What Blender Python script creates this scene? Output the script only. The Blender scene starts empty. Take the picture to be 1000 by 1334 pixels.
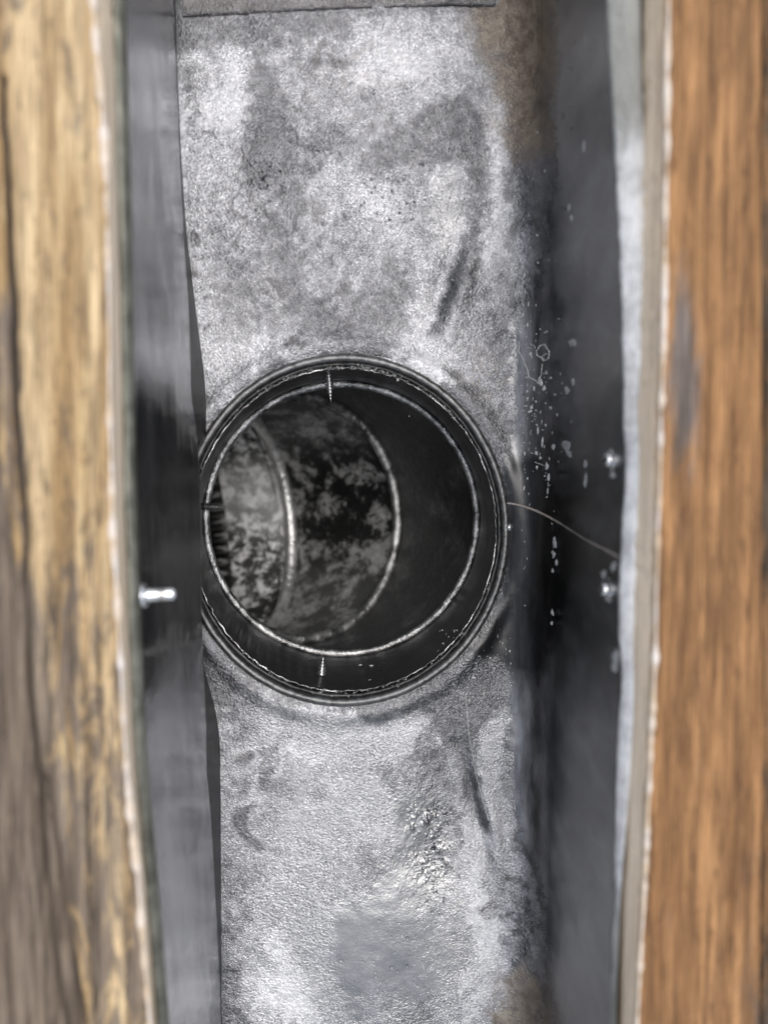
import bpy, bmesh, math, random
import numpy as np
from mathutils import Vector, Quaternion, Matrix
from mathutils.bvhtree import BVHTree
random.seed(7)
R = math.radians
C = bpy.context.scene.collection
scn = bpy.context.scene

# ------------------------------------------------------------------ camera
H, F = 0.30, 1200.0                      # camera height over the trough floor (m), focal length in photo pixels
NU, NV = 428.0, 592.0                    # where straight-down falls in the photograph
cd = bpy.data.cameras.new('camera'); cam = bpy.data.objects.new('camera', cd); C.objects.link(cam)
cd.sensor_fit = 'VERTICAL'; cd.sensor_height = 36.0; cd.lens = F/1334*36.0
cd.clip_start = 0.01; cd.clip_end = 50
nad = Vector(((NU-500)/F, -(NV-667)/F, -1)).normalized()
Q = nad.rotation_difference(Vector((0, 0, -1)))
cam.rotation_mode = 'QUATERNION'; cam.rotation_quaternion = Q; cam.location = (0, 0, H)
cd.dof.use_dof = True; cd.dof.focus_distance = 0.325; cd.dof.aperture_fstop = 6.5
scn.camera = cam

# ------------------------------------------------------------------ light
world = bpy.data.worlds.new('World'); scn.world = world; world.use_nodes = True
wn = world.node_tree; sky = wn.nodes.new('ShaderNodeTexSky'); sky.sky_type = 'NISHITA'; sky.sun_disc = False
SUN_EL, SUN_AZ = 77.0, 31.0             # azimuth measured from +Y (top of the picture) towards +X
sky.sun_elevation = R(SUN_EL); sky.sun_rotation = R(SUN_AZ)
sky.air_density = 1.0; sky.dust_density = .6; sky.ozone_density = 1.0
hs = wn.nodes.new('ShaderNodeHueSaturation'); hs.inputs['Saturation'].default_value = .35   # thin white overcast
bg = wn.nodes['Background']; wn.links.new(sky.outputs[0], hs.inputs['Color']); wn.links.new(hs.outputs[0], bg.inputs[0]); bg.inputs[1].default_value = 0.15
sl = bpy.data.lights.new('sun', 'SUN'); sl.energy = 1.8; sl.angle = R(38); sl.color = (1, .96, .9)
so = bpy.data.objects.new('sun', sl); C.objects.link(so)
sd = Vector((math.sin(R(SUN_AZ))*math.cos(R(SUN_EL)), math.cos(R(SUN_AZ))*math.cos(R(SUN_EL)), math.sin(R(SUN_EL))))
so.rotation_mode = 'QUATERNION'; so.rotation_quaternion = sd.to_track_quat('Z', 'Y')
scn.view_settings.view_transform = 'Standard'; scn.view_settings.look = 'None'
scn.view_settings.exposure = 0.46; scn.view_settings.gamma = 1

# ------------------------------------------------------------------ helpers
def at(u, v, z=0.0):
    d = Q @ Vector(((u-500)/F, -(v-667)/F, -1))
    t = (z-H)/d.z
    return Vector((d.x*t, d.y*t, z))
def ray(u, v):
    return Q @ Vector(((u-500)/F, -(v-667)/F, -1))
Qm = np.array(Q.to_matrix())
def project(P):                            # world points (n,3) -> survey pixels (n,2)
    d = (P-np.array([0, 0, H])) @ Qm       # inverse rotation
    return np.stack([500+F*d[:, 0]/(-d[:, 2]), 667-F*d[:, 1]/(-d[:, 2])], 1)
def line(pts, z):                          # polyline surveyed at height z -> X as a function of Y
    w = [at(u, v, z) for u, v in pts]
    w.sort(key=lambda p: p.y)
    ys = np.array([p.y for p in w]); xs = np.array([p.x for p in w])
    def f(y):
        y = np.asarray(y, float)
        # smoothed: average of shifted interpolations
        return sum(np.interp(y+o, ys, xs) for o in (-.006, -.003, 0, .003, .006))/5
    return f
def set_mesh(me, V, Fq):
    V = np.asarray(V, np.float32); Fq = np.asarray(Fq, np.int32)
    me.vertices.add(len(V)); me.vertices.foreach_set('co', V.ravel())
    n = Fq.shape[1]
    me.loops.add(Fq.size); me.loops.foreach_set('vertex_index', Fq.ravel())
    me.polygons.add(len(Fq)); me.polygons.foreach_set('loop_start', np.arange(0, Fq.size, n, dtype=np.int32))
    me.polygons.foreach_set('use_smooth', np.ones(len(Fq), bool))
    me.update(calc_edges=True)
def link(name, me, mat=None, parent=None):
    o = bpy.data.objects.new(name, me); C.objects.link(o)
    if mat: me.materials.append(mat)
    if parent: o.parent = parent
    return o
def grid_obj(name, P, mat, parent=None, closed_u=False, closed_v=False, keep=None, attrs=None):
    nr, nc = P.shape[:2]
    idx = np.arange(nr*nc).reshape(nr, nc)
    r = idx if not closed_v else np.vstack([idx, idx[:1]])
    if closed_u: r = np.hstack([r, r[:, :1]])
    q = np.stack([r[:-1, :-1], r[:-1, 1:], r[1:, 1:], r[1:, :-1]], -1).reshape(-1, 4)
    V = P.reshape(-1, 3)
    if keep is not None:
        k = keep.ravel(); q = q[k[q].all(1)]
        used = np.zeros(len(V), bool); used[q.ravel()] = True
        m = np.cumsum(used)-1; q = m[q]; V = V[used]
        if attrs: attrs = {a: b.ravel()[used] for a, b in attrs.items()}
    me = bpy.data.meshes.new(name); set_mesh(me, V, q)
    if attrs:
        for a, b in attrs.items():
            at_ = me.attributes.new(a, 'FLOAT', 'POINT'); at_.data.foreach_set('value', np.ascontiguousarray(b.ravel(), np.float32))
    return link(name, me, mat, parent)
def thing(name, label, cat, loc=(0, 0, 0), group=None):
    o = bpy.data.objects.new(name, None); C.objects.link(o); o.location = loc
    o['label'] = label; o['category'] = cat
    if group: o['group'] = group
    return o
def tag(o, label=None, cat=None, kind=None, group=None):
    if label: o['label'] = label
    if cat: o['category'] = cat
    if kind: o['kind'] = kind
    if group: o['group'] = group
    return o
def tube(path, rad, seg=10, closed=False):  # returns grid array
    path = np.asarray(path, float); n = len(path)
    if closed: T = np.roll(path, -1, 0)-np.roll(path, 1, 0)
    else: T = np.gradient(path, axis=0)
    T /= np.linalg.norm(T, axis=1)[:, None]+1e-12
    ref = np.array([0.13, 0.07, 1.0]); ref /= np.linalg.norm(ref)
    if abs(T[:, 2]).mean() > .8: ref = np.array([1., .1, 0.])
    A = np.cross(T, ref); A /= np.linalg.norm(A, axis=1)[:, None]+1e-12
    B = np.cross(T, A)
    rad = np.broadcast_to(np.asarray(rad, float), (n,))
    th = np.linspace(0, 2*np.pi, seg, endpoint=False)
    return path[:, None, :]+rad[:, None, None]*(np.cos(th)[None, :, None]*A[:, None, :]+np.sin(th)[None, :, None]*B[:, None, :])

rng = np.random.default_rng(11)
_lat = rng.random((512, 512))
def vnoise(x, y):
    xi = np.floor(x).astype(int); yi = np.floor(y).astype(int); fx = x-xi; fy = y-yi
    fx = fx*fx*(3-2*fx); fy = fy*fy*(3-2*fy)
    a = _lat[yi % 512, xi % 512]; b = _lat[yi % 512, (xi+1) % 512]; c = _lat[(yi+1) % 512, xi % 512]; d = _lat[(yi+1) % 512, (xi+1) % 512]
    return (a*(1-fx)+b*fx)*(1-fy)+(c*(1-fx)+d*fx)*fy
def fbm(x, y, o=4, seed=0):
    s = 0; a = .5; t = 0
    for i in range(o):
        s = s+a*vnoise(x*2**i+17.3*i+seed*31.7, y*2**i+9.1*i+seed*12.9); t += a; a *= .55
    return s/t*2-1
def sstep(a, b, x):
    t = np.clip((x-a)/(b-a), 0, 1); return t*t*(3-2*t)
def poly_sd(U, V, pts):                    # signed distance, + inside
    pts = np.array(pts, float); d = np.full(U.shape, 1e9); inside = np.zeros(U.shape, bool)
    for (x0, y0), (x1, y1) in zip(pts, np.roll(pts, -1, 0)):
        dx, dy = x1-x0, y1-y0
        t = np.clip(((U-x0)*dx+(V-y0)*dy)/(dx*dx+dy*dy+1e-9), 0, 1)
        d = np.minimum(d, np.hypot(U-x0-t*dx, V-y0-t*dy))
        c = ((y0 > V) != (y1 > V)) & (U < (x1-x0)*(V-y0)/((y1-y0) if y1 != y0 else 1e-9)+x0)
        inside ^= c
    return np.where(inside, d, -d)
def seg_d(U, V, pts):
    d = np.full(U.shape, 1e9)
    for (x0, y0), (x1, y1) in zip(pts[:-1], pts[1:]):
        dx, dy = x1-x0, y1-y0
        t = np.clip(((U-x0)*dx+(V-y0)*dy)/(dx*dx+dy*dy+1e-9), 0, 1)
        d = np.minimum(d, np.hypot(U-x0-t*dx, V-y0-t*dy))
    return d

# ------------------------------------------------------------------ node helpers
class NB:
    def __init__(s, name):
        s.m = bpy.data.materials.new(name); s.m.use_nodes = True; s.t = s.m.node_tree; s.n = s.t.nodes
        s.b = s.n['Principled BSDF']; s.tc = s.n.new('ShaderNodeTexCoord')
    def l(s, a, b): s.t.links.new(a, b)
    def put(s, sock, v):
        if hasattr(v, 'is_output'): s.l(v, sock)
        else: sock.default_value = v
    def mapping(s, scale=(1, 1, 1), rot=(0, 0, 0)):
        n = s.n.new('ShaderNodeMapping'); n.inputs['Scale'].default_value = scale; n.inputs['Rotation'].default_value = rot
        s.l(s.tc.outputs['Object'], n.inputs[0]); return n.outputs[0]
    def noise(s, scale, detail=4, rough=.55, dist=0, vec=None):
        n = s.n.new('ShaderNodeTexNoise'); n.inputs['Scale'].default_value = scale; n.inputs['Detail'].default_value = detail
        n.inputs['Roughness'].default_value = rough; n.inputs['Distortion'].default_value = dist
        s.l(vec if vec is not None else s.tc.outputs['Object'], n.inputs['Vector']); return n.outputs[0]
    def voro(s, scale, vec=None, feat='F1'):
        n = s.n.new('ShaderNodeTexVoronoi'); n.feature = feat; n.inputs['Scale'].default_value = scale
        s.l(vec if vec is not None else s.tc.outputs['Object'], n.inputs['Vector']); return n.outputs['Distance']
    def attr(s, name):
        n = s.n.new('ShaderNodeAttribute'); n.attribute_name = name; return n.outputs['Fac']
    def math(s, op, a, b=0.0, c=None, clamp=False):
        n = s.n.new('ShaderNodeMath'); n.operation = op; n.use_clamp = clamp
        s.put(n.inputs[0], a); s.put(n.inputs[1], b)
        if c is not None: s.put(n.inputs[2], c)
        return n.outputs[0]
    def rng(s, v, a, b, c=0.0, d=1.0):
        n = s.n.new('ShaderNodeMapRange'); n.interpolation_type = 'SMOOTHSTEP'
        s.put(n.inputs[0], v)
        for i, x in zip((1, 2, 3, 4), (a, b, c, d)): n.inputs[i].default_value = x
        return n.outputs[0]
    def mix(s, f, a, b):
        n = s.n.new('ShaderNodeMix'); n.data_type = 'RGBA'
        s.put(n.inputs[0], f)
        for k, v in ((6, a), (7, b)):
            if not hasattr(v, 'is_output') and len(v) == 3: v = (*v, 1)
            s.put(n.inputs[k], v)
        return n.outputs[2]
    def mixf(s, f, a, b):
        n = s.n.new('ShaderNodeMix'); n.data_type = 'FLOAT'
        s.put(n.inputs[0], f); s.put(n.inputs[2], a); s.put(n.inputs[3], b); return n.outputs[0]
    def bump(s, h, dist, strength=1.0, normal=None):
        n = s.n.new('ShaderNodeBump'); n.inputs['Distance'].default_value = dist
        s.put(n.inputs['Strength'], strength); s.l(h, n.inputs['Height'])
        if normal is not None: s.l(normal, n.inputs['Normal'])
        return n.outputs[0]
    def out(s, color=None, rough=None, metal=None, normal=None, spec=None):
        if color is not None:
            if not hasattr(color, 'is_output') and len(color) == 3: color = (*color, 1)
            s.put(s.b.inputs['Base Color'], color)
        if rough is not None: s.put(s.b.inputs['Roughness'], rough)
        if metal is not None: s.put(s.b.inputs['Metallic'], metal)
        if spec is not None: s.put(s.b.inputs['Specular IOR Level'], spec)
        if normal is not None: s.l(normal, s.b.inputs['Normal'])
        return s.m
g = lambda v, b=1.0: (v, v, v*b)

# --- trough sheet: stains, painted shade and highlights from masks stored on the mesh
def mat_trough():
    s = NB('zinc_sheet')
    ox, ru, fi, dk, so_, gr = (s.attr(k) for k in ('oxide', 'rust', 'film', 'tarnish', 'soot', 'grime'))
    n1 = s.noise(260, 6, .68); n2 = s.noise(1500, 5, .7); n3 = s.noise(3200, 2, .6)
    metal = s.mix(s.rng(n1, .3, .7), g(.12, 1.04), g(.19, 1.04))
    oxc = s.mix(s.rng(n2, .30, .70), g(.30, 1.04), g(.56, 1.04))
    oxm = s.rng(s.math('ADD', ox, s.math('MULTIPLY', s.math('SUBTRACT', n1, .5), .75)), .08, .95)
    c = s.mix(oxm, metal, oxc)
    rc = s.mix(s.rng(n1, .35, .65), (.34, .28, .21), (.16, .11, .075))
    c = s.mix(s.math('MULTIPLY', ru, s.rng(n2, .2, .6, .45, .95)), c, rc)
    c = s.mix(s.math('MULTIPLY', fi, .85), c, (.36, .36, .362))
    vec = s.mapping((900, 900, 14)); st = s.noise(1, 4, .6, vec=vec)
    vec2 = s.mapping((300, 60, 30)); st2 = s.noise(1, 5, .65, vec=vec2)
    dc = s.mix(s.rng(st2, .3, .75), g(.16, 1.03), g(.36, 1.03))
    c = s.mix(dk, c, dc)
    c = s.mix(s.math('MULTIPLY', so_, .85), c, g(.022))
    c = s.mix(s.math('MULTIPLY', gr, s.rng(n2, .3, .6, .2, .8)), c, (.085, .08, .08))
    rough = s.mixf(oxm, .22, .27)
    fr = s.math('MULTIPLY', s.attr('frost'), s.rng(s.math('ADD', s.attr('frost'), s.math('SUBTRACT', n1, .5)), .15, .55))
    c = s.mix(fr, c, s.mix(s.rng(n2, .35, .65), g(.62, 1.03), g(.88, 1.03)))
    rough = s.math('SUBTRACT', rough, s.math('MULTIPLY', s.rng(n3, .55, .68), .16))
    rough = s.mixf(fi, rough, .34)
    rough = s.mixf(dk, rough, s.rng(st2, .3, .7, .3, .44))
    met = s.mixf(dk, s.mixf(oxm, .97, .72), .95)
    met = s.mixf(ru, met, .2)
    met = s.mixf(fr, met, .25)
    crystals = s.noise(2100, 2, .6)
    wv = s.mapping((1, 1.5, 1), (0, 0, R(32)))
    wrinkle = s.noise(900, 3, .5, .15, vec=wv); vary = s.rng(s.noise(38, 3, .6), .35, .65, .3, 1.15)
    lumps = s.noise(260, 2, .5)
    pit = s.rng(s.voro(560), .0, .30)
    calm = s.math('SUBTRACT', 1.0, s.math('MAXIMUM', s.math('MULTIPLY', fi, .80), s.math('MULTIPLY', dk, .97)))
    wet = s.math('SUBTRACT', 1.0, s.math('MULTIPLY', oxm, .15))
    b0 = s.bump(lumps, .002, s.math('MULTIPLY', s.math('MULTIPLY', calm, wet), .18))
    b1 = s.bump(wrinkle, .0034, s.math('MULTIPLY', s.math('MULTIPLY', calm, vary), .26), b0)
    b2 = s.bump(crystals, .0008, s.math('MULTIPLY', calm, .42), b1)
    b3 = s.bump(pit, .0007, s.math('MULTIPLY', s.attr('pits'), .6), b2)
    return s.out(c, rough, met, b3)
def mat_metal(name, lo, hi, rough=(.2, .35), scale=200, metal=.95, bump=.0002, streak=None, patch=None):
    s = NB(name)
    v = s.mapping(streak) if streak else None
    n = s.noise(1 if streak else scale, 5, .6, vec=v)
    c = s.mix(s.rng(n, .3, .7), lo, hi)
    if patch:
        p = s.noise(patch[0], 7, .68, .3)
        c = s.mix(s.rng(p, patch[1], patch[2]), c, patch[3])
    nb = s.noise(900, 3, .6)
    return s.out(c, s.rng(n, .3, .7, rough[0], rough[1]), metal, s.bump(nb, bump, .5))
M = {}
M['trough'] = mat_trough()
def mat_wall():
    s = NB('tarnished_zinc_wall')
    a = s.noise(1, 5, .6, .4, vec=s.mapping((50, 16, 60))); st_ = s.noise(1, 5, .65, .2, vec=s.mapping((90, 60, 26))); sp = s.noise(420, 4, .7)
    c = s.mix(s.rng(a, .35, .65), g(.20, 1.04), g(.34, 1.04))
    c = s.mix(s.math('MULTIPLY', s.rng(st_, .54, .68), .5), c, g(.2, 1.02))
    c = s.mix(s.math('MULTIPLY', s.rng(sp, .66, .72), .6), c, g(.65))
    return s.out(c, s.rng(a, .3, .7, .13, .24), .92, s.bump(s.math('ADD', a, s.math('MULTIPLY', sp, .05)), .0012, .5))
M['wall'] = mat_wall()
def mat_lip():
    s = NB('bright_zinc_lip'); n = s.noise(110, 6, .7); n2 = s.noise(900, 4, .65); v = s.noise(1, 4, .6, .2, vec=s.mapping((300, 30, 60)))
    c = s.mix(s.rng(n, .35, .6), g(.62, 1.02), g(.95, 1.01)); c = s.mix(s.math('MULTIPLY', s.rng(v, .52, .68), .6), c, (.40, .38, .36))  # near-white colour stands in for sky reflected on the metal
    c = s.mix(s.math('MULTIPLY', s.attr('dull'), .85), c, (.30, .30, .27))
    return s.out(c, .42, .05, s.bump(s.math('ADD', n, n2), .0016, .8))
M['lip'] = mat_lip()
M['lip_dull'] = mat_metal('dull_zinc_lip', (.10, .10, .08), (.22, .215, .18), (.35, .5), 150, .5)
M['hem'] = mat_metal('grey_hem', g(.10), g(.22), (.35, .5), 400, .9, .0004)
M['bead'] = mat_metal('worn_bead', g(.14), g(.8), (.28, .5), 160, .9, .0012)
M['bead_bright'] = mat_metal('bright_bead', g(.65), g(1.0), (.25, .4), 200, .85, .001)
M['edge'] = mat_metal('cut_edge', g(.75), g(.9), (.25, .35), 500, .9, .0004)
M['sleeve'] = mat_metal('dark_sleeve', g(.035, 1.08), g(.055, 1.08), (.3, .45), 90, .6, .0003)
def mat_gore(name, base, cloud, lo, hi, scale, soot_col, spk=0.0):
    s = NB(name); n = s.noise(scale, 10, .76, .15); n2 = s.noise(scale*7, 5, .7); so_ = s.attr('soot')
    c = s.mix(s.rng(n, lo, hi), base, cloud)
    c = s.mix(s.math('MULTIPLY', s.rng(n2, .35, .6), .45), c, base)
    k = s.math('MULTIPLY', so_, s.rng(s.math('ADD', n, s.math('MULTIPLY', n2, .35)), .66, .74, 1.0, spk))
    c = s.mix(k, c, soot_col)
    return s.out(c, s.rng(n2, .3, .7, .32, .5), .15, s.bump(s.math('ADD', n, n2), .0009, .6))
M['gore_a'] = mat_gore('dark_gore', g(.06), g(.22), .5, .72, 48, g(.006), .5)
M['gore_b'] = mat_gore('blotched_gore', g(.07), g(.40), .45, .60, 72, g(.002), .12)
M['gore_c'] = mat_gore('oxidised_gore', g(.5), g(1.0), .38, .56, 150, g(.03), .1)  # pale colour stands in for light reaching down the duct
M['crimp'] = mat_metal('crimped_end', g(.015), g(.05), (.3, .4), 90, .7)
M['screw'] = mat_metal('screw_zinc', g(.5), g(.7), (.2, .35), 300, .9)
M['bright_screw'] = mat_metal('bright_screw_zinc', g(.85), g(.95), (.15, .25), 300, 1.0)
M['crumb'] = mat_metal('dried_sealant', g(.03), g(.35), (.5, .8), 1500, .1, .0006)
M['residue'] = mat_metal('white_residue', g(.32), g(.6), (.4, .6), 1200, .1, .0005)
M['hair'] = mat_metal('hair_fibre', (.22, .19, .17), (.38, .34, .31), (.4, .5), 300, 0)
M['ground'] = mat_metal('dark_soil', (.02, .017, .014), (.06, .05, .04), (.8, .95), 40, 0, .004)
def mat_water():
    s = NB('water'); s.b.inputs['Transmission Weight'].default_value = 1.0; s.b.inputs['IOR'].default_value = 1.33
    return s.out((.97, .98, 1), .02, 0)
M['water'] = mat_water()

def mat_wood(name, a, b, grey, dark, patch=3.0, fibre=.35):
    s = NB(name)
    fib = s.noise(1, 6, .72, .35, vec=s.mapping((460, 24, 90)))
    fine = s.noise(1, 4, .65, .2, vec=s.mapping((1100, 45, 300)))
    band = s.noise(1, 3, .55, .5, vec=s.mapping((150, 5, 60)))
    fleck = s.noise(1, 4, .7, .3, vec=s.mapping((480, 95, 120)))
    pat = s.noise(1, 6, .74, .5, vec=s.mapping((170, 34, 60)))
    c = s.mix(s.rng(band, .36, .64), a, b)
    mid = tuple(x*.55 for x in a)
    c = s.mix(s.math('MULTIPLY', s.rng(fib, .44, .60), fibre+.25), c, mid)
    c = s.mix(s.math('MULTIPLY', s.rng(fib, .46, .34), .45), c, tuple(min(1, x*1.25) for x in b))
    c = s.mix(s.math('MULTIPLY', s.rng(fine, .46, .62), fibre), c, dark)
    c = s.mix(s.math('MULTIPLY', s.rng(fleck, .56, .66), .55), c, dark)
    w = s.math('ADD', s.attr('weather'), s.math('MULTIPLY', s.math('SUBTRACT', pat, .5), patch), clamp=True)
    gm = s.mix(s.rng(fib, .38, .60), grey, tuple(x*.30 for x in grey))
    c = s.mix(s.rng(w, .2, .6, 0, .88), c, gm)
    c = s.mix(s.math('MULTIPLY', s.attr('crack'), 1.6, clamp=True), c, dark)
    c = s.mix(s.attr('side'), c, s.mix(s.rng(s.noise(1, 5, .65, .2, vec=s.mapping((90, 14, 420))), .35, .65), (.97, .80, .62), (.72, .57, .41)))
    h = s.math('ADD', fib, s.math('MULTIPLY', fine, .6))
    return s.out(c, .6, 0, s.bump(h, .002, .9), .35)
M['wood_l'] = mat_wood('yellow_weathered_wood', (.52, .33, .15), (.92, .68, .40), (.24, .19, .155), (.045, .033, .025))
M['wood_r'] = mat_wood('orange_wood', (.33, .165, .066), (.53, .28, .12), (.30, .26, .24), (.11, .05, .022), 1.3, .5)
M['wood_d'] = mat_wood('dark_weathered_wood', (.25, .13, .055), (.45, .25, .12), (.10, .08, .06), (.02, .014, .010))

# ------------------------------------------------------------------ ground far below
gm = bpy.data.meshes.new('ground')
set_mesh(gm, [(-6, -6, -.34), (6, -6, -.34), (6, 6, -.34), (-6, 6, -.34)], [(0, 1, 2, 3)])
tag(link('ground', gm, M['ground']), kind='structure')

# ------------------------------------------------------------------ metal trough
ZR = .08                                    # rim height
floor_left = line([(222, -300), (229, 0), (231, 80), (236, 200), (243, 300), (255, 400), (268, 500), (270, 560), (262, 640), (262, 860), (280, 920), (287, 960), (288, 1100), (289, 1334), (292, 1700)], 0)
wall_bot = line([(222, -300), (229, 40), (230, 90), (234, 200), (239, 300), (246, 400), (251, 500), (258, 580), (262, 640), (264, 850), (268, 920), (271, 980), (275, 1060), (288, 1300), (290, 1700)], .012)
rim_left = line([(158, -300), (160, 0), (166, 250), (171, 500), (174, 650), (180, 830), (188, 1000), (202, 1150), (216, 1334), (245, 1700)], ZR)
rim_right = line([(780, -300), (790, 0), (800, 150), (808, 300), (811, 420), (813, 500), (819, 600), (813, 690), (809, 800), (812, 900), (807, 1000), (801, 1150), (797, 1334), (785, 1700)], ZR)
lip_right = line([(815, -300), (833, 0), (841, 300), (841, 480), (838, 600), (828, 800), (829, 900), (823, 1000), (808, 1150), (800, 1334), (788, 1700)], .083)
edge_right = line([(872, -300), (873, 0), (870, 250), (864, 500), (860, 700), (856, 850), (850, 1000), (842, 1150), (832, 1334), (815, 1700)], .095)
edge_left = line([(108, -300), (119, 0), (133, 150), (139, 350), (141, 500), (146, 700), (154, 850), (163, 1000), (178, 1150), (192, 1334), (228, 1700)], .095)

HC = at(450, 693, 0); HX, HY = .0525, .0562  # collar centre and half-axes
trough = thing('metal_trough', 'deep grey zinc trough between the wooden boards, with a round hole in its floor', 'metal trough')
ny = 1180
Y = np.linspace(-.215, .175, ny)
XL = floor_left(Y); XR = rim_right(Y)
FRf = lambda y: .013+.004*np.exp(-((np.asarray(y)+.035)/.052)**4)   # radius of the floor-to-right-wall bend, widest beside the hole
FR = FRf(Y)
nf, nb_, nw = 400, 34, 150
cols = []
u = np.linspace(0, 1, nf)
a_ = XR-FR
Xf = XL[:, None]+(a_-XL)[:, None]*u[None, :]
Zf = np.zeros_like(Xf)
th = np.linspace(0, np.pi/2, nb_+1)[1:]
Xb = a_[:, None]+FR[:, None]*np.sin(th)[None, :]; Zb = FR[:, None]*(1-np.cos(th))[None, :]
zz = (np.linspace(0, 1, nw+1)[1:])**1.15
Zw = FR[:, None]+(ZR-FR[:, None])*zz[None, :]; Xw = np.broadcast_to(XR[:, None], (ny, nw))
X = np.hstack([Xf, Xb, Xw]).copy(); Z = np.hstack([Zf, Zb, Zw]).copy(); YY = np.broadcast_to(Y[:, None], X.shape).copy()
# left part: flange turned up behind the wall panel
Pp = np.stack([X, YY, Z], -1)
UV = project(Pp.reshape(-1, 3)).reshape(ny, -1, 2); U, V = UV[..., 0], UV[..., 1]
nA = fbm(U/34, V/34, 5, 1); nB = fbm(U/9, V/9, 4, 2); nC = fbm(U/90, V/90, 4, 3); nD = fbm(U/3.2, V/3.2, 2, 4)
# --- dents and swellings of the sheet (real relief)
def gauss(cx, cy, sx, sy, rot=0):
    c, s_ = math.cos(R(rot)), math.sin(R(rot)); du, dv = U-cx, V-cy
    return np.exp(-(((du*c+dv*s_)/sx)**2+((-du*s_+dv*c)/sy)**2))
on_floor = 1-sstep(660, 720, U)
h = -.0016*gauss(520, 275, 80, 70, 20)-.0016*gauss(430, 300, 50, 80)+.0012*gauss(350, 250, 25, 60)
h += -.0022*gauss(570, 1085, 55, 75)-.0008*gauss(590, 1010, 30, 60, -20)+.0005*gauss(552, 1078, 16, 18)+.0012*gauss(470, 1200, 90, 120)-.0008*gauss(360, 1080, 60, 90)
h += .0014*gauss(600, 380, 14, 70, 18)-.0014*gauss(576, 370, 14, 70, 18)     # crease right of the upper dent
h += .0011*gauss(640, 1080, 12, 90, -12)-.0012*gauss(622, 1060, 11, 90, -12)
lumps_ = np.clip(nB*1.3+.2, 0, 1)**2
h += .0010*lumps_*(gauss(558, 1080, 18, 22)+.7*gauss(566, 1130, 22, 26)+.5*gauss(345, 215, 10, 30))
h += .00055*nC+.00022*nA
pit_zone = gauss(505, 265, 70, 45)+gauss(350, 240, 35, 50)+gauss(560, 1080, 35, 60)
h += .00028*np.clip(nB, -.2, 1)*np.clip(pit_zone, 0, 1)
ring = np.hypot((X-HC.x)/HX, (YY-HC.y)/HY)
h += .0012*np.exp(-((ring-1.08)/.06)**2)    # sheet swaged up round the hole
Z += h*on_floor
wav = .0006*fbm(YY*26, Z*30, 3, 8)+.0003*fbm(YY*90, Z*40, 2, 9)
X += wav*sstep(700, 740, U)
# --- stains, and shade and highlights put into the colour
ou = U+26*nA+9*nB+4*nD+14*nC; ov = V+26*fbm(U/34, V/34, 5, 5)+14*fbm(U/90, V/90, 3, 6)
ox_floor = sstep(-14, 16, poly_sd(ou, ov, [(200, 70), (330, 60), (420, 20), (600, 0), (640, 90), (660, 150), (668, 300), (735, 260), (725, 330), (690, 380), (672, 400), (668, 560), (655, 610), (600, 500), (470, 455), (350, 480), (250, 570), (180, 500)]))
ox_low = sstep(-16, 14, poly_sd(ou, ov, [(230, 960), (300, 900), (480, 930), (560, 925), (645, 870), (672, 905), (668, 1000), (680, 1080), (712, 1150), (722, 1240), (735, 1500), (200, 1500)]))
oxide = np.maximum(ox_floor, ox_low)
du_, dv_ = U+9*nA+6*nB+3*nD, V+9*fbm(U/34, V/34, 5, 5)+5*nB
dark1 = sstep(-12, 14, poly_sd(du_, dv_, [(335, 60), (360, 95), (378, 150), (400, 260), (385, 300), (360, 250), (318, 240), (320, 150)]))  # these upper shapes put the shade of dents and crease into the colour
dark2 = sstep(-9, 13, poly_sd(du_, dv_, [(455, 222), (500, 180), (550, 150), (570, 125), (605, 122), (634, 150), (640, 200), (646, 240), (625, 320), (600, 390), (578, 440), (558, 438), (582, 370), (606, 310), (612, 260), (602, 218), (560, 205), (500, 222)]))
dark2 = np.maximum(dark2, .8*sstep(-6, 14, poly_sd(du_, dv_, [(335, 250), (372, 280), (392, 330), (400, 385), (450, 405), (470, 375), (525, 368), (532, 400), (520, 430), (470, 445), (400, 440), (370, 410), (350, 330)])))
dark2 = np.maximum(dark2, .55*sstep(-5, 10, poly_sd(du_, dv_, [(395, 170), (450, 150), (480, 175), (440, 215), (400, 240), (385, 210)])))
dark3 = sstep(-8, 9, poly_sd(du_, dv_, [(600, 980), (612, 985), (625, 1040), (645, 1080), (625, 1085), (608, 1040)]))
dark4 = sstep(-8, 8, poly_sd(ou, ov, [(640, 1090), (700, 1170), (715, 1334), (715, 1500), (640, 1500), (655, 1260), (660, 1200), (640, 1180)]))
dark4 = np.maximum(dark4, sstep(-6, 10, poly_sd(ou, ov, [(270, 1230), (305, 1240), (325, 1280), (345, 1334), (345, 1500), (270, 1500)])))
dark5 = np.maximum(sstep(-3, 4, poly_sd(U+3*nB, V+3*nA, [(306, 1052), (325, 1050), (320, 1080), (345, 1105), (340, 1115), (312, 1090), (303, 1070)])), .6*sstep(-6, 10, poly_sd(ou, ov, [(330, 975), (368, 985), (360, 1025), (345, 1020)])))
dark6 = sstep(-12, 14, poly_sd(ou, ov, [(560, 905), (640, 830), (665, 860), (640, 930), (615, 985), (560, 960)]))
low_grey = sstep(-10, 12, poly_sd(ou, ov, [(480, 990), (560, 960), (600, 1040), (600, 1100), (590, 1160), (560, 1190), (540, 1120), (520, 1060)]))
fu, fv = U+10*nA+5*nB+3*nD, V+10*fbm(U/34, V/34, 4, 15)+5*nB
film = .35*sstep(-14, 24, poly_sd(fu, fv, [(572, 205), (606, 230), (612, 300), (588, 340), (563, 318), (556, 270), (562, 232)]))
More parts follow.
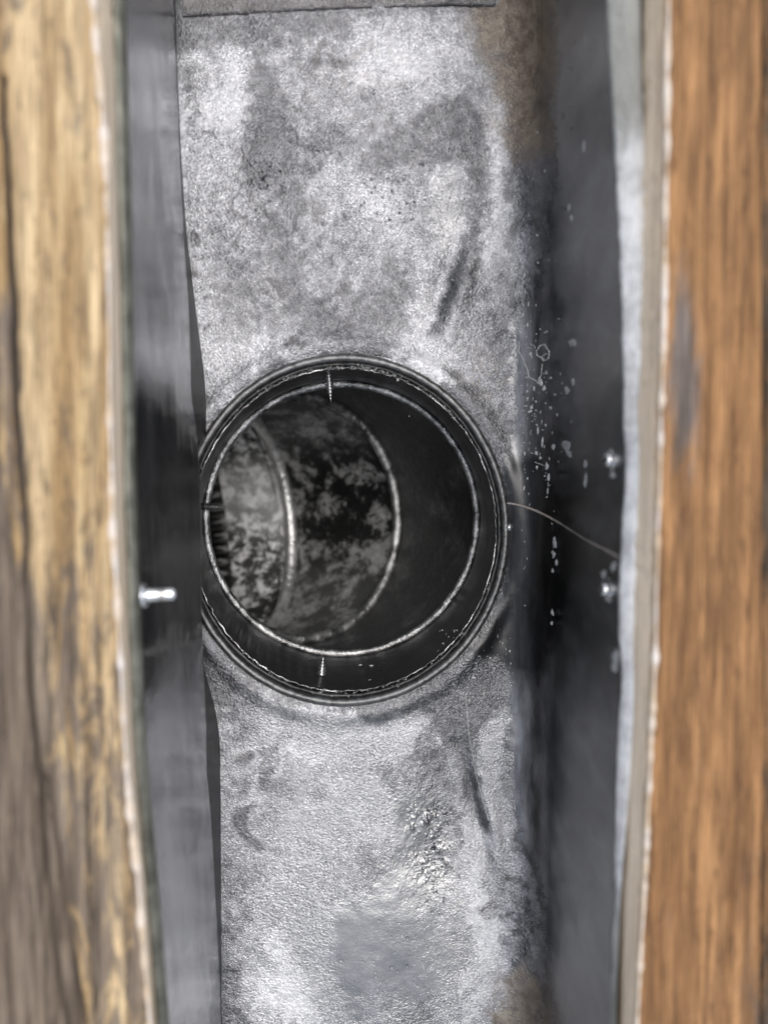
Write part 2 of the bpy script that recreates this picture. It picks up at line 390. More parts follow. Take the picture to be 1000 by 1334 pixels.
film = np.maximum(film, .92*sstep(-10, 22, poly_sd(fu, fv, [(498, 1040), (520, 1022), (552, 1035), (585, 1070), (600, 1130), (618, 1190), (606, 1250), (575, 1300), (530, 1340), (470, 1352), (440, 1330), (430, 1255), (434, 1180), (462, 1172), (490, 1140), (506, 1095)]))*(1-.55*sstep(545, 615, U+12*nA))*(1-.6*sstep(-.1, .5, nB+nD)*sstep(510, 560, U))*(1-.7*sstep(1265, 1325, V+20*nA)))
grey = np.clip(np.maximum.reduce([dark1, dark2, dark3, dark5, dark6*.9, low_grey*.6]), 0, 1)
speck = sstep(-.2, .5, nB+.5*nD)
oxide = oxide*(1-grey*(.84+.12*speck))*(1-dark4*(.45+.5*speck))*(.78+.25*sstep(-.6, .5, nC+nA*.6))
edge_white = gauss(640, 240, 14, 110, 4)+gauss(235, 250, 12, 150)+gauss(540, 482, 60, 10, 18)+gauss(640, 1180, 22, 130, -4)+gauss(350, 1290, 60, 40)+gauss(330, 540, 12, 50, -45)
zg = lambda cx, cy, sx, sy, rot=0: (lambda c, s_: np.exp(-((((ou-cx)*c+(ov-cy)*s_)/sx)**2+((-(ou-cx)*s_+(ov-cy)*c)/sy)**2)))(math.cos(R(rot)), math.sin(R(rot)))
white = 1.0*zg(300, 120, 35, 60)+.8*zg(500, 90, 90, 50)+.9*zg(640, 230, 22, 90)+.7*zg(470, 270, 45, 40)+.7*zg(560, 400, 40, 60, 15)+.6*zg(270, 200, 28, 60)+.5*zg(330, 480, 40, 40)  # among these, the zone over the upper dent paints its highlight
white += .18*sstep(920, 960, V)*(1-sstep(690, 720, U))-.5*sstep(345, 300, U)*sstep(950, 1000, V)*sstep(1260, 1200, V)+.75*zg(370, 1190, 75, 140)+.9*zg(460, 960, 110, 40)+1.1*zg(640, 1180, 26, 130, -5)+.8*zg(640, 950, 20, 60)+.8*zg(360, 1300, 60, 50)+.8*zg(600, 1310, 40, 50)+.5*zg(520, 1030, 30, 40)
white += 1.3*np.exp(-((np.hypot((ou-500)/1.0, (ov-1230)/1.35)-135)/30.)**2)+.6*zg(250, 430, 30, 120)
white += .8*zg(560, 470, 60, 22, 25)+.7*zg(440, 462, 70, 9)
oxide = oxide*(.42+.62*np.clip(white, 0, 1)+.22*nA+.16*nC)
grime = np.clip(.8*sstep(.15, .6, nA+.5*nB)*sstep(500, 420, U)*sstep(200, 300, V)*sstep(520, 440, V)+.9*sstep(.1, .5, nA)*zg(440, 60, 60, 50)+.7*sstep(.0, .5, nA)*zg(350, 1000, 50, 60)+.6*sstep(0, .5, nA)*zg(640, 400, 30, 120)+.5*sstep(.2, .6, nB)*zg(340, 1200, 40, 160), 0, 1)
oxide = oxide*(1-.6*grime)
oxide = np.maximum(oxide, .7*np.exp(-((U-704)/26.)**2-((V-235)/75.)**2))
oxide = np.clip(oxide+.55*edge_white*(.5+.5*speck), 0, 1)
rust = sstep(-26, 40, poly_sd(ou, ov, [(620, -60), (735, -60), (738, 10), (725, 120), (715, 200), (670, 215), (650, 150), (640, 90), (615, 40)]))*1.0
rust = np.maximum(rust, .75*sstep(-5, 20, poly_sd(ou, ov, [(640, 1260), (700, 1240), (720, 1334), (715, 1420), (650, 1420)])))
rust = np.maximum(rust, .45*gauss(635, 490, 28, 28)*speck+.3*gauss(600, 1190, 25, 80)*speck+.25*gauss(470, 90, 80, 50)*speck)
wl = np.interp(V, [0, 180, 260, 380, 420, 560, 620, 760, 860, 960, 1080, 1150, 1250, 1334], [726, 724, 722, 700, 668, 668, 652, 655, 660, 664, 678, 704, 718, 724])
tarn = sstep(-9, 9, U-wl+9*nA+7*nB+6*nD)
wedge = sstep(-14, 18, poly_sd(ou*.4+U*.6, ov*.5+V*.5, [(655, 600), (662, 720), (640, 800), (600, 860), (640, 860), (700, 900), (760, 700), (700, 600)]))  # shade of the right wall beside the hole, painted as dark metal
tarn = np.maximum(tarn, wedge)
soot = np.clip(.75*wedge+.7*tarn*sstep(500, 660, V+20*nA)*sstep(980, 780, V+20*nA)*sstep(800, 690, U), 0, 1)  # second term paints the dark hole reflected in the wall
flake = sstep(.35, .6, nB+.3*nA)*np.exp(-((U-wl-18)/22)**2)*(1-sstep(560, 620, V))
tarn = tarn*(1-.8*flake)
frost = .9*edge_white+.75*np.exp(-((np.hypot((ou-500)/.95, (ov-1215)/1.25)-140)/20.)**2)*sstep(1120, 1200, V+.3*(U-500))+.45*zg(500, 90, 110, 45)+.55*zg(265, 150, 30, 60)+.4*zg(560, 420, 35, 30)+.35*zg(400, 985, 70, 35)+.30*zg(380, 1120, 50, 90)
frost = np.clip(frost*(.55+.45*speck)*(1-film)*(1-grey), 0, 1)*(1-tarn)*(1-np.clip(dark4, 0, 1))
oxide = oxide*(1-tarn)
smear = sstep(.2, .7, fbm(U/7, V/40, 4, 12)+.3*nA)*sstep(640, 700, U)*(gauss(740, 560, 40, 130)*.5+gauss(800, 880, 30, 40)*.4)
oxide = np.clip(oxide+smear*.5, 0, 1)
film = film*(1-.0*nA)
pits = np.clip(pit_zone*1.2, 0, 1)*(1-tarn)*sstep(-.1, .4, nB+.4)
keep = ~(ring < 1.0)
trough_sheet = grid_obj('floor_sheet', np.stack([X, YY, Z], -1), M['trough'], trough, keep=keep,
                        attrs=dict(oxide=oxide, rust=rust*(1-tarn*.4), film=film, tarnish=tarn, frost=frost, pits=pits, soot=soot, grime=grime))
trough_sheet['label'] = 'pitted whitish grey trough floor bending up into a smooth dark right wall'
st = max(1, 4)
bv_v = np.stack([X, YY, Z], -1)[::st, ::st]; r_, c_ = bv_v.shape[:2]
bi = np.arange(r_*c_).reshape(r_, c_); bq = np.stack([bi[:-1, :-1], bi[:-1, 1:], bi[1:, 1:], bi[1:, :-1]], -1).reshape(-1, 4)
BV = BVHTree.FromPolygons([tuple(p) for p in bv_v.reshape(-1, 3)], [tuple(map(int, q)) for q in bq])
def hit(u, v):
    return BV.ray_cast(Vector((0, 0, H)), ray(u, v).normalized())

# extensions of the trough beyond the near stretch (plain, same section)
def section_run(name, y0, y1, yref):
    n = 12; yy = np.linspace(y0, y1, n)
    xl = floor_left(np.clip(yy, -.3, .3)); xr = rim_right(np.clip(yy, -.3, .3))
    prof = []; FR = .009
    for i in range(n):
        p = [(xl[i]-.001, yy[i], .03), (xl[i], yy[i], 0), ]+[(xl[i]+(xr[i]-FR-xl[i])*k/6, yy[i], 0) for k in range(1, 7)]
        p += [(xr[i]-FR+FR*math.sin(t), yy[i], FR*(1-math.cos(t))) for t in np.linspace(.2, np.pi/2, 7)]
        p += [(xr[i], yy[i], FR+(ZR-FR)*k/3) for k in (1, 2, 3)]
        prof.append(p)
    prof = np.array(prof)
    a = {k: np.full(prof.shape[:2], v_) for k, v_ in dict(oxide=.5, rust=.1, film=0., tarnish=0., pits=0.).items()}
    a['tarnish'][:, 8:] = 1; a['oxide'][:, 8:] = 0
    return grid_obj(name, prof, M['trough'], trough, attrs=a)
section_run('floor_extension', -.40, Y[0]-.0002, 0)
section_run('floor_extension', Y[-1]+.0002, .40, 0)

# left flange strip + left wall panel
n = 300; yy = np.linspace(-.215, .175, n)
rows = []
for k in range(7):
    t = k/6
    rows.append(np.stack([floor_left(yy)*(1-t)+(wall_bot(yy)-.0014)*t, yy, .0002+.022*t+0*yy], 1))
P = np.stack(rows, 1)
kp = np.hypot((P[..., 0]-HC.x)/HX, (P[..., 1]-HC.y)/HY) > 1.0
grid_obj('side_flange', P, mat_metal('stained_flange', g(.035), g(.10, .97), (.35, .5), 300, .8, .0004, patch=(160, .55, .7, g(.02))), trough, keep=kp)  # dark base colour stands in for shade in the gap under the panel
n = 420; yy = np.linspace(-.40, .40, n); zz = np.linspace(0, 1, 40)
wb, rl = wall_bot(yy), rim_left(yy)
Xp = wb[:, None]*(1-zz)+rl[:, None]*zz
Zp = np.broadcast_to(.012+(ZR-.012)*zz, Xp.shape).copy()
Yp = np.broadcast_to(yy[:, None], Xp.shape)
Xp = Xp+.0007*fbm(Yp*22, Zp*30, 3, 21)*np.sin(np.pi*np.clip(zz*1.0, 0, 1))+.00025*fbm(Yp*120, Zp*60, 2, 22)*sstep(0, .1, zz)
Zp[:, 0] += .0007*fbm(yy*160, yy*3, 3, 23)+.006*np.exp(-((yy-at(232, 55, 0).y)/.006)**2)
face = np.stack([Xp, Yp, Zp], -1)
back = face[:, ::-1].copy(); back[..., 0] -= .0008
shell = np.concatenate([face, back], 1)
pan = grid_obj('wall_panel', shell, M['wall'], trough, closed_u=True)
pan['label'] = 'left wall of the trough, a smooth dark panel with a loose lower edge'

# right lip and left lip (rolled sheet edges along both rims)
def lip(name, fa, za, fb, zb, mat, bulge, jag=0.0):
    n = 500; yy = np.linspace(-.40, .40, n); m = 14; t = np.linspace(0, 1, m)
    xa = fa(yy)+jag*.0006*fbm(yy*70, yy*0+3, 4, 31); xb = fb(yy)
    x = xa[:, None]*(1-t)+xb[:, None]*t
    z = za+(zb-za)*t[None, :]+bulge*np.sin(np.pi*t)[None, :]+.00035*fbm(yy[:, None]*90+t*2, t[None, :]*5+yy[:, None]*0, 3, 32)
    f_ = np.stack([x, np.broadcast_to(yy[:, None], x.shape), z], -1)
    b_ = f_[:, ::-1].copy(); b_[..., 2] -= .0016
    vv = project(f_.reshape(-1, 3)).reshape(n, m, 2)[..., 1]
    du = np.clip(sstep(230, 120, vv)+sstep(1120, 1260, vv)+.25*sstep(0, .5, fbm(yy*70, yy*0, 4, 35))[:, None], 0, 1)  # ends greyed in colour for the fading sky reflection, plus random mottling
    return grid_obj(name, np.concatenate([f_, b_], 1), mat, trough, closed_u=True, attrs=dict(dull=np.concatenate([du, du], 1)))
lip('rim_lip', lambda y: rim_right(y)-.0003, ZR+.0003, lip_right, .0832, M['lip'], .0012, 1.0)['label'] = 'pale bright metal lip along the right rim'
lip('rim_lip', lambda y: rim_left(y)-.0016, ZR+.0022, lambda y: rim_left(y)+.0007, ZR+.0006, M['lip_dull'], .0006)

# overlapping sheet end at the top of the view
mp = [(238, 22), (262, 20), (330, 17), (420, 12), (500, 9), (590, 6), (660, 8), (732, 10)]
n = 80; m = 26
xs = np.linspace(238, 732, n); vs = np.interp(xs, [p[0] for p in mp], [p[1] for p in mp])
P = np.zeros((m, n, 3))
for j in range(n):
    a = at(xs[j], vs[j]+1.2*random.random(), .0006)
    for i in range(m):
        t = i/(m-1)
        x, y = a.x, a.y+(.172-a.y)*t
        P[i, j] = (x, y, .0003+.0016*t+.0012*math.sin(3*t)+.0005*fbm(np.array(x*90), np.array(y*90), 3, 41))
low = P[:1].copy(); low[..., 2] -= .0003
P = np.concatenate([low, P], 0)
attrs = {k: np.full(P.shape[:2], v_) for k, v_ in dict(grime=.5, soot=.3, oxide=.2, rust=.1, film=0., tarnish=0.25, pits=0.).items()}
attrs['oxide'] = .25+.3*fbm(P[..., 0]*120, P[..., 1]*120, 4, 42)
attrs['tarnish'] = np.clip(0*P[..., 0]+sstep(.045, .07, P[..., 0])*.7, 0, 1)
grid_obj('overlapping_sheet', P, M['trough'], trough, attrs=attrs)['label'] = 'overlapping sheet end across the top of the trough floor'

# screws
def screw_mesh(length, r, head=0.0):
    prof = []; n = 46
    for i in range(n):
        t = i/(n-1); taper = 1-.08*t if t < .45 else (1-.04)*(1-(t-.45)/.55*.93)
        prof.append((t*length, r*taper*(1+.28*math.sin(t*2*math.pi*8))))
    prof = [(-.003, r*1.0)]+prof
    Pg = np.zeros((len(prof), 12, 3)); th_ = np.linspace(0, 2*np.pi, 12, endpoint=False)
    for i, (x, rr) in enumerate(prof):
        Pg[i, :, 0] = x; Pg[i, :, 1] = rr*np.cos(th_); Pg[i, :, 2] = rr*np.sin(th_)
    return Pg
def place_screw(parent, p, d, length, r, mat, label=None):
    o = grid_obj('screw', screw_mesh(length, r), mat, parent, closed_u=True)
    o.location = p; o.rotation_mode = 'QUATERNION'; o.rotation_quaternion = Vector(d).to_track_quat('X', 'Z')
    if label: o['label'] = label
    return o
def place_stub(parent, p, d, length, r):    # blunt rivet-like screw end
    n = 14; prof = [(0, r*1.9), (.0005, r*1.85), (.0008, r*1.1), (.001, r), (length*.6, r), (length*.9, r*.95), (length, r*.7), (length*1.03, 0.0002)]
    th_ = np.linspace(0, 2*np.pi, n, endpoint=False); Pg = np.zeros((len(prof), n, 3))
    for i, (x, rr) in enumerate(prof): Pg[i, :, 0] = x; Pg[i, :, 1] = rr*np.cos(th_); Pg[i, :, 2] = rr*np.sin(th_)
    o = grid_obj('rivet', Pg, M['bright_screw'], parent, closed_u=True)
    o.location = p; o.rotation_mode = 'QUATERNION'; o.rotation_quaternion = Vector(d).to_track_quat('X', 'Z'); return o
py = at(178, 776, .075).y
place_stub(trough, (float(rim_left(py))+.0006, py, .0745), (1, .06, .08), .0078, .0016)['label'] = 'long shiny rivet on the left wall'
for (u_, v_, l_) in ((797, 600, .0026), (793, 768, .0028)):
    h_ = hit(u_, v_)
    place_stub(trough, h_[0]+Vector((.0003, 0, 0)), (-1, .1, .35), l_, .0017)
for (u_, v_, l_) in ((663, 687, .0012),):
    h_ = hit(u_, v_); place_stub(trough, h_[0], (-.6, 0, .8), l_, .0007)

# white flakes, curls and runs left on the right wall
def merged(name, grids, mat, parent, closed=True):
    Vs, Fs, off = [], [], 0
    for gr in grids:
        nr, nc = gr.shape[:2]; idx = np.arange(nr*nc).reshape(nr, nc)+off
        r = np.hstack([idx, idx[:, :1]]) if closed else idx
        Fs.append(np.stack([r[:-1, :-1], r[:-1, 1:], r[1:, 1:], r[1:, :-1]], -1).reshape(-1, 4)); Vs.append(gr.reshape(-1, 3)); off += nr*nc
    me = bpy.data.meshes.new(name); set_mesh(me, np.vstack(Vs), np.vstack(Fs)); return link(name, me, mat, parent)
def blob(p, nrm, ra, rb, hgt, tang=None, seg=9):
    nrm = Vector(nrm).normalized(); t1 = Vector(tang) if tang else Vector((random.random()-.5, random.random()-.5, random.random()-.5))
    t1 = (t1-nrm*t1.dot(nrm)).normalized(); t2 = nrm.cross(t1); out = []
    jr = [1+.9*(random.random()-.5) for _ in range(seg)]
    for k, (f, hh) in enumerate(((1.0, -.1), (.85, .5), (.45, .9), (.03, 1.0))):
        row = []
        for i in range(seg):
            a = 2*math.pi*i/seg
            q = Vector(p)+t1*(ra*f*jr[i]*math.cos(a))+t2*(rb*f*jr[i]*math.sin(a))+nrm*(hgt*hh)
            row.append(tuple(q))
        out.append(row)
    return np.array(out)
PX = .00026
fl = []
def flake_at(u, v, ru, rv, hgt=.0003):
    h_ = hit(u, v)
    if h_[0] is None: return
    nrm = h_[1]
    if nrm.dot(ray(u, v)) > 0: nrm = -nrm
    p, q = hit(u+2, v)[0], hit(u, v+2)[0]
    if p is None or q is None: return
    su = (p-h_[0]).length/2; sv = (q-h_[0]).length/2
    ta = (p-h_[0])
    fl.append(blob(h_[0], nrm, ru*su, rv*sv, hgt, ta))
random.seed(3)
for (u_, v_, a, b) in ((737, 582, 7, 9), (741, 592, 3, 4), (690, 462, 2, 3), (745, 447, 5, 4), (738, 508, 3, 7), (746, 497, 2, 4), (722, 708, 2.2, 7), (721, 722, 2, 5), (724, 733, 1.6, 4), (719, 744, 1.5, 3),
                      (712, 607, 2, 5), (714, 622, 1.5, 5), (713, 640, 1, 4), (698, 590, 2, 3), (676, 593, 3, 1.5), (703, 498, 4, 5), (708, 506, 3, 4), (711, 486, 1.5, 1.5), (719, 798, 1.5, 5), (718, 812, 1.3, 3), (762, 625, 2, 8), (762, 605, 1.4, 6),
                      (797, 618, 4, 4), (785, 748, 3, 6), (798, 738, 4, 6), (802, 855, 5, 8), (799, 868, 4, 8), (741, 270, 2, 7), (744, 285, 1.5, 5), (760, 190, 1, 8), (720, 582, 2, 4), (706, 575, 1.5, 6), (700, 560, 1, 5), (683, 612, 1, 1), (682, 741, 1, 1), (683, 789, 1.4, .8)):
    flake_at(u_, v_, a, b)
for _ in range(170):
    v_ = random.gauss(520, 90); u_ = 676+abs(random.gauss(0, 26)); flake_at(u_, v_, .4+random.random()**3*1.6, .5+random.random()**2*2.4, .00015)
for _ in range(120):
    flake_at(random.uniform(570, 668), random.uniform(820, 920), .4+random.random()**3*2, .4+random.random()**3*1.6, .00015)
for _ in range(60):
    flake_at(random.uniform(500, 700), random.uniform(120, 560), .5+random.random()*1.2, .5+random.random()*1.2, .0003)
def curl(pts, r):
    path = []
    for (a, b), (c, d) in zip(pts[:-1], pts[1:]):
        k = max(2, int(math.hypot(c-a, d-b)/1.2))
        for i in range(k):
            t = i/k; h_ = hit(a+(c-a)*t+.5*random.gauss(0, .6), b+(d-b)*t)
            if h_[0] is not None: path.append(tuple(h_[0]-ray(a, b).normalized()*.0001))
    if len(path) > 3: return tube(path, [r*(.5+random.random()) for _ in path], 6)
cur = [([(680, 372), (681, 400)], .00012), ([(681, 411), (673, 415), (669, 423), (674, 428), (681, 429)], .0002), ([(676, 445), (675, 458), (681, 468), (686, 480), (689, 492), (696, 495), (701, 500)], .0002),
       ([(712, 460), (704, 466), (708, 470), (714, 467), (715, 458), (709, 449), (703, 450), (698, 458), (699, 463), (710, 469)], .00022), ([(706, 474), (704, 490), (700, 496)], .00018), ([(690, 448), (698, 452)], .00015),
       ([(620, 483), (634, 484), (645, 500), (652, 515)], .0001), ([(505, 325), (511, 345), (508, 362)], .0001), ([(606, 905), (611, 960), (620, 1010), (636, 1070)], .00015), ([(696, 602), (712, 608)], .00012), ([(655, 655), (657, 672), (661, 700), (660, 718)], .0001)]
curls = [curl(*a) for a in cur]; curls = [c for c in curls if c is not None]
o = merged('white_residue', fl, M['residue'], trough); o['kind'] = 'stuff'
o = merged('dried_curl', curls, M['residue'], trough); o['kind'] = 'stuff'

# ------------------------------------------------------------------ round duct with elbow
duct = thing('round_duct', 'round dark sheet-metal duct elbow opening in the trough floor, bending away to the left', 'duct elbow', (HC.x, HC.y, 0))
OFF = np.array([HC.x, HC.y, 0.0])
nt = 360; T = np.linspace(0, 2*np.pi, nt, endpoint=False)
def ell(cx, cy, rx, ry, z, dr=0.0):
    return np.stack([cx+(rx+dr)*np.cos(T), cy+(ry+dr)*np.sin(T), z+0*T], 1)
def circ_noise(k, o=4, seed=0):
    return fbm(50+k*np.cos(T), 50+k*np.sin(T), o, seed)
S0 = .0532; S0x = .0500
# hem: folded rim of the opening, double rolled
hemw = []
for (dr, z) in ((.0012, .0000), (.0014, .0012), (.0006, .0021), (-.0005, .0022), (-.0012, .0012), (-.0013, -.0006), (-.0010, -.002)):
    hemw.append(ell(0, 0, HX, HY, z+.00015*circ_noise(9, 3, 51), dr+.00012*circ_noise(20, 3, 52)))
grid_obj('rolled_hem', np.array(hemw), M['hem'], duct, closed_u=True)
h2 = []
for (dr, z) in ((-.0010, -.0012), (-.0014, -.0004), (-.0021, -.0005), (-.0025, -.0014), (-.0024, -.004)):
    h2.append(ell(0, 0, HX, HY, z+.0002*circ_noise(14, 3, 53), dr+.0002*circ_noise(14, 3, 54)))
grid_obj('inner_collar', np.array(h2), mat_metal('collar_metal', g(.03), g(.08), (.3, .45), 300, .9, .0004), duct, closed_u=True)
# ring 2 position (bottom of the sleeve)
D2 = -.045
c2 = at(446, 677.5, D2); C2 = np.array([c2.x, c2.y, D2])-OFF; R2 = .0518
edge_dr = -.0001+.00028*circ_noise(26, 3, 61)+.00018*np.sin(T*86)*np.clip(circ_noise(3, 2, 62)+.5, 0, 1)
edge_z = -.0018+.0006*circ_noise(22, 3, 63)
ex, ey = .0500, .0533
top_edge = np.stack([(ex+edge_dr)*np.cos(T), (ey+edge_dr)*np.sin(T), edge_z], 1)
rows = [top_edge]
ns = 40
flz = lambda t: math.exp(-((t-.42)/.25)**2)
angw = np.exp(-((np.angle(np.exp(1j*(T-R(222)))))/R(30))**2)
for k in range(1, ns+1):
    t = k/ns
    ring_ = np.stack([R2*np.cos(T)*1.0+C2[0], R2*np.sin(T)+C2[1], np.full(nt, D2)], 1)
    base = np.stack([ex*np.cos(T), ey*np.sin(T), np.full(nt, -.0018)], 1)
    p = base*(1-t)+ring_*t
    fl_ = .00045*np.sin(T*80)*angw*flz(t)+.00015*circ_noise(5, 2, 64)
    p[:, 0] += fl_*np.cos(T); p[:, 1] += fl_*np.sin(T)
    if k == 1: p = p*.5+(base*(1-t)+ring_*t)*.5
    rows.append(p)
sleeve = grid_obj('sleeve', np.array(rows), M['sleeve'], duct, closed_u=True)
# thin bright cut edge, broken in places
grid_obj('cut_edge', tube(top_edge, .00004+.00030*np.clip(circ_noise(16, 4, 65)+.15, 0, 1), 6, closed=True), M['edge'], sleeve, closed_u=True, closed_v=True)
# elbow
RB = .060; YAW = R(7)
ex_ = np.array([-math.cos(YAW), -math.sin(YAW), 0]); ey_ = np.array([math.sin(YAW), -math.cos(YAW), 0]); ez_ = np.array([0, 0, 1.])
def ring_pts(phi, r=R2, tt=T, k=1.0):
    c = C2+ex_*RB*(1-math.cos(phi))-ez_*RB*math.sin(phi)
    rad = ex_*math.cos(phi)*-1+ez_*-math.sin(phi)*1      # outward (outer side of the bend)
    rad = -(ex_*math.cos(phi))-ez_*math.sin(phi)
    return c+r*(np.cos(tt)[:, None]*rad+np.sin(tt)[:, None]*ey_)
PH = [0, R(39), R(71), R(88)]
def gore(a, b, mat, soot, name='gore', n=14, r0=R2, flute=0.0):
    A, B = ring_pts(a, r0), ring_pts(b, r0); rows = []
    for i in range(n+1):
        t = i/n; p = A*(1-t)+B*t; ax = (A*(1-t)+B*t).mean(0)
        d = p-ax; d /= np.linalg.norm(d, axis=1)[:, None]
        rows.append(p+d*(.0003*circ_noise(4, 3, 70+i//5)[:, None]))
    tt = np.degrees(np.angle(np.exp(1j*T)))[None, :]+0*np.arange(n+1)[:, None]; kk = np.linspace(0, 1, n+1)[:, None]+0*tt
    return grid_obj(name, np.array(rows), mat, duct, closed_u=True, attrs=dict(soot=soot(tt, kk), grime=0*tt))
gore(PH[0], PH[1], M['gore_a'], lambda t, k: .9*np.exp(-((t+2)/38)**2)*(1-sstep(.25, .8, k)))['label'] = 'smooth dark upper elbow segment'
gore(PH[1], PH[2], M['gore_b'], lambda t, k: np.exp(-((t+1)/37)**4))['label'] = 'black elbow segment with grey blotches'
gore(PH[2], PH[3], M['gore_c'], lambda t, k: np.clip(sstep(-6, 44, t+16*k)+.7*sstep(-12, -45, t)+.32, 0, 1))['label'] = 'pale oxidised lowest elbow segment'  # darkened outside the middle, so the lit patch is painted into the colour
for i, ph in enumerate(PH[:3]):
    rr = (.0014, .0021, .0029)[i]
    P_ = ring_pts(ph, R2-(.0011, .0017, .0024)[i])
    grid_obj('bead', tube(P_, rr*(1+.16*circ_noise(30, 4, 80+i)+.10*circ_noise(6, 2, 85+i)), 12, closed=True), M['bead'] if i < 2 else M['bead_bright'], duct, closed_u=True, closed_v=True)
    if i:   # second, fainter lap line just inside
        P_ = ring_pts(ph+R(3.4), R2-.0002)
        grid_obj('seam', tube(P_, .0006, 8, closed=True), M['hem'], duct, closed_u=True, closed_v=True)
    else:
        P_ = ring_pts(0, R2-.0008)-np.array([0, 0, .0028])
        grid_obj('seam', tube(P_, .0006, 8, closed=True), M['sleeve'], duct, closed_u=True, closed_v=True)
# crimped spigot, then the dark run of pipe
e0 = ring_pts(PH[3]); ax0 = e0.mean(0); dirx = ex_*math.sin(PH[3])-ez_*math.cos(PH[3])
rows = []
for k in range(30):
    t = k/29; fl_ = -.0018*(.5+.5*np.sin(T*52))*min(1, t*6)-.0006*t
    d = (e0-ax0)/R2
    rows.append(e0+d*fl_[:, None]+dirx*(.034*t))
grid_obj('crimped_end', np.array(rows), M['crimp'], duct, closed_u=True)
rows = [e0+dirx*.03+(e0-ax0)/R2*.0004, e0+dirx*.2, ax0+(e0-ax0)*.01+dirx*.201]
grid_obj('pipe_run', np.array(rows), M['sleeve'], duct, closed_u=True)
# screws through the sleeve
def duct_screw(base_px, tip_px, z, length, mat, dz=-.15):
    b = at(*base_px, z); t_ = at(*tip_px, z+dz*length)
    place_screw(duct, Vector(b)-Vector(OFF), (t_-b), length, .0014, mat)
b = at(428, 487, -.018); place_screw(duct, Vector(b)-Vector(OFF), (.08, -1, -.15), .0096, .00125, M['screw'])
b = at(418, 886, -.019); place_screw(duct, Vector(b)-Vector(OFF), (.10, 1, .12), .0085, .00125, M['screw'])
b = at(266, 660, -.020); place_screw(duct, Vector(b)-Vector(OFF), (1, -.05, -.1), .0070, .00125, M['hem'])
b = at(650, 655, -.006); place_screw(duct, Vector(b)-Vector(OFF), (-1, 0, -.1), .0012, .0008, M['hem'])
# crumbs of dried sealant between hem and sleeve
crumbs = []
random.seed(5)
for _ in range(900):
    a = random.gauss(88, 30) if random.random() < .75 else random.gauss(275, 35)
    a = R(a); rr = random.uniform(-.0002, .0022)
    p = (( ex+rr)*math.cos(a), (ey+rr)*math.sin(a), random.uniform(-.0022, -.0006))
    crumbs.append(blob(p, (random.gauss(0, .5), random.gauss(0, .5), 1), *( [.0001+.0005*random.random()**2]*2), .0002+.0004*random.random(), seg=6))
o = merged('sealant_crumbs', crumbs, M['crumb'], duct); o['kind'] = 'stuff'
drops = []
for (u_, v_) in ((484, 867), (470, 866), (482, 886), (490, 885), (426, 890), (455, 873), (440, 892)):
    p = at(u_, v_, -.028 if v_ < 875 else -.012); drops.append(blob(Vector(p)-Vector(OFF), (0, .8, .5), .0008, .0003, .0002, (1, 0, 0), seg=7))
o = merged('scrape_marks', drops, M['residue'], duct); o['kind'] = 'stuff'

# ------------------------------------------------------------------ hair across the right wall
path = []
hp = [(652, 655), (668, 656), (690, 662), (710, 671), (728, 681), (745, 692), (760, 702), (775, 710), (792, 718), (808, 728)]
us = np.linspace(652, 808, 90); vs = np.interp(us, [p[0] for p in hp], [p[1] for p in hp])
vs = np.convolve(np.pad(vs, 4, 'edge'), np.ones(9)/9, 'valid')
for u_, v_ in zip(us, vs):
    h_ = hit(u_, v_)
    if h_[0] is not None: path.append(tuple(h_[0]-ray(u_, v_).normalized()*.0005))
o = grid_obj('hair', tube(path, [.0004*(.45+.5*abs(math.sin(i*.05+.3))) for i in range(len(path))], 8), M['hair'], closed_u=True)
tag(o, 'thin pale curved hair clinging to the dark right wall beside the duct rim', 'hair')

# ------------------------------------------------------------------ water droplets
drops = []
random.seed(9)
def drop(u_, v_, r):
    h_ = hit(u_, v_)
    if h_[0] is None: return
    nrm = h_[1] if h_[1].z > 0 else -h_[1]
    q = Vector(h_[0]); 
    if math.hypot((q.x-HC.x)/HX, (q.y-HC.y)/HY) < 1.03: return
    drops.append(blob(q, nrm, r, r*random.uniform(.7, 1), r*.55, seg=8))
for _ in range(230): drop(random.gauss(570, 18), random.gauss(1120, 45), .0002+.0008*random.random()**3)
for _ in range(260): drop(random.uniform(420, 620), random.uniform(1180, 1334), .00015+.0005*random.random()**3)
for _ in range(160): drop(random.gauss(400, 40), random.gauss(170, 40), .0002+.0005*random.random()**3)
for _ in range(200): drop(random.gauss(480, 70), random.gauss(270, 60), .00015+.0005*random.random()**3)
for _ in range(50): drop(random.uniform(500, 650), random.uniform(150, 200), .0002+.0005*random.random()**2)
o = merged('water_droplets', drops, M['water'], None)
tag(o, 'tiny clear water droplets scattered on the trough floor', 'water droplets', 'stuff')

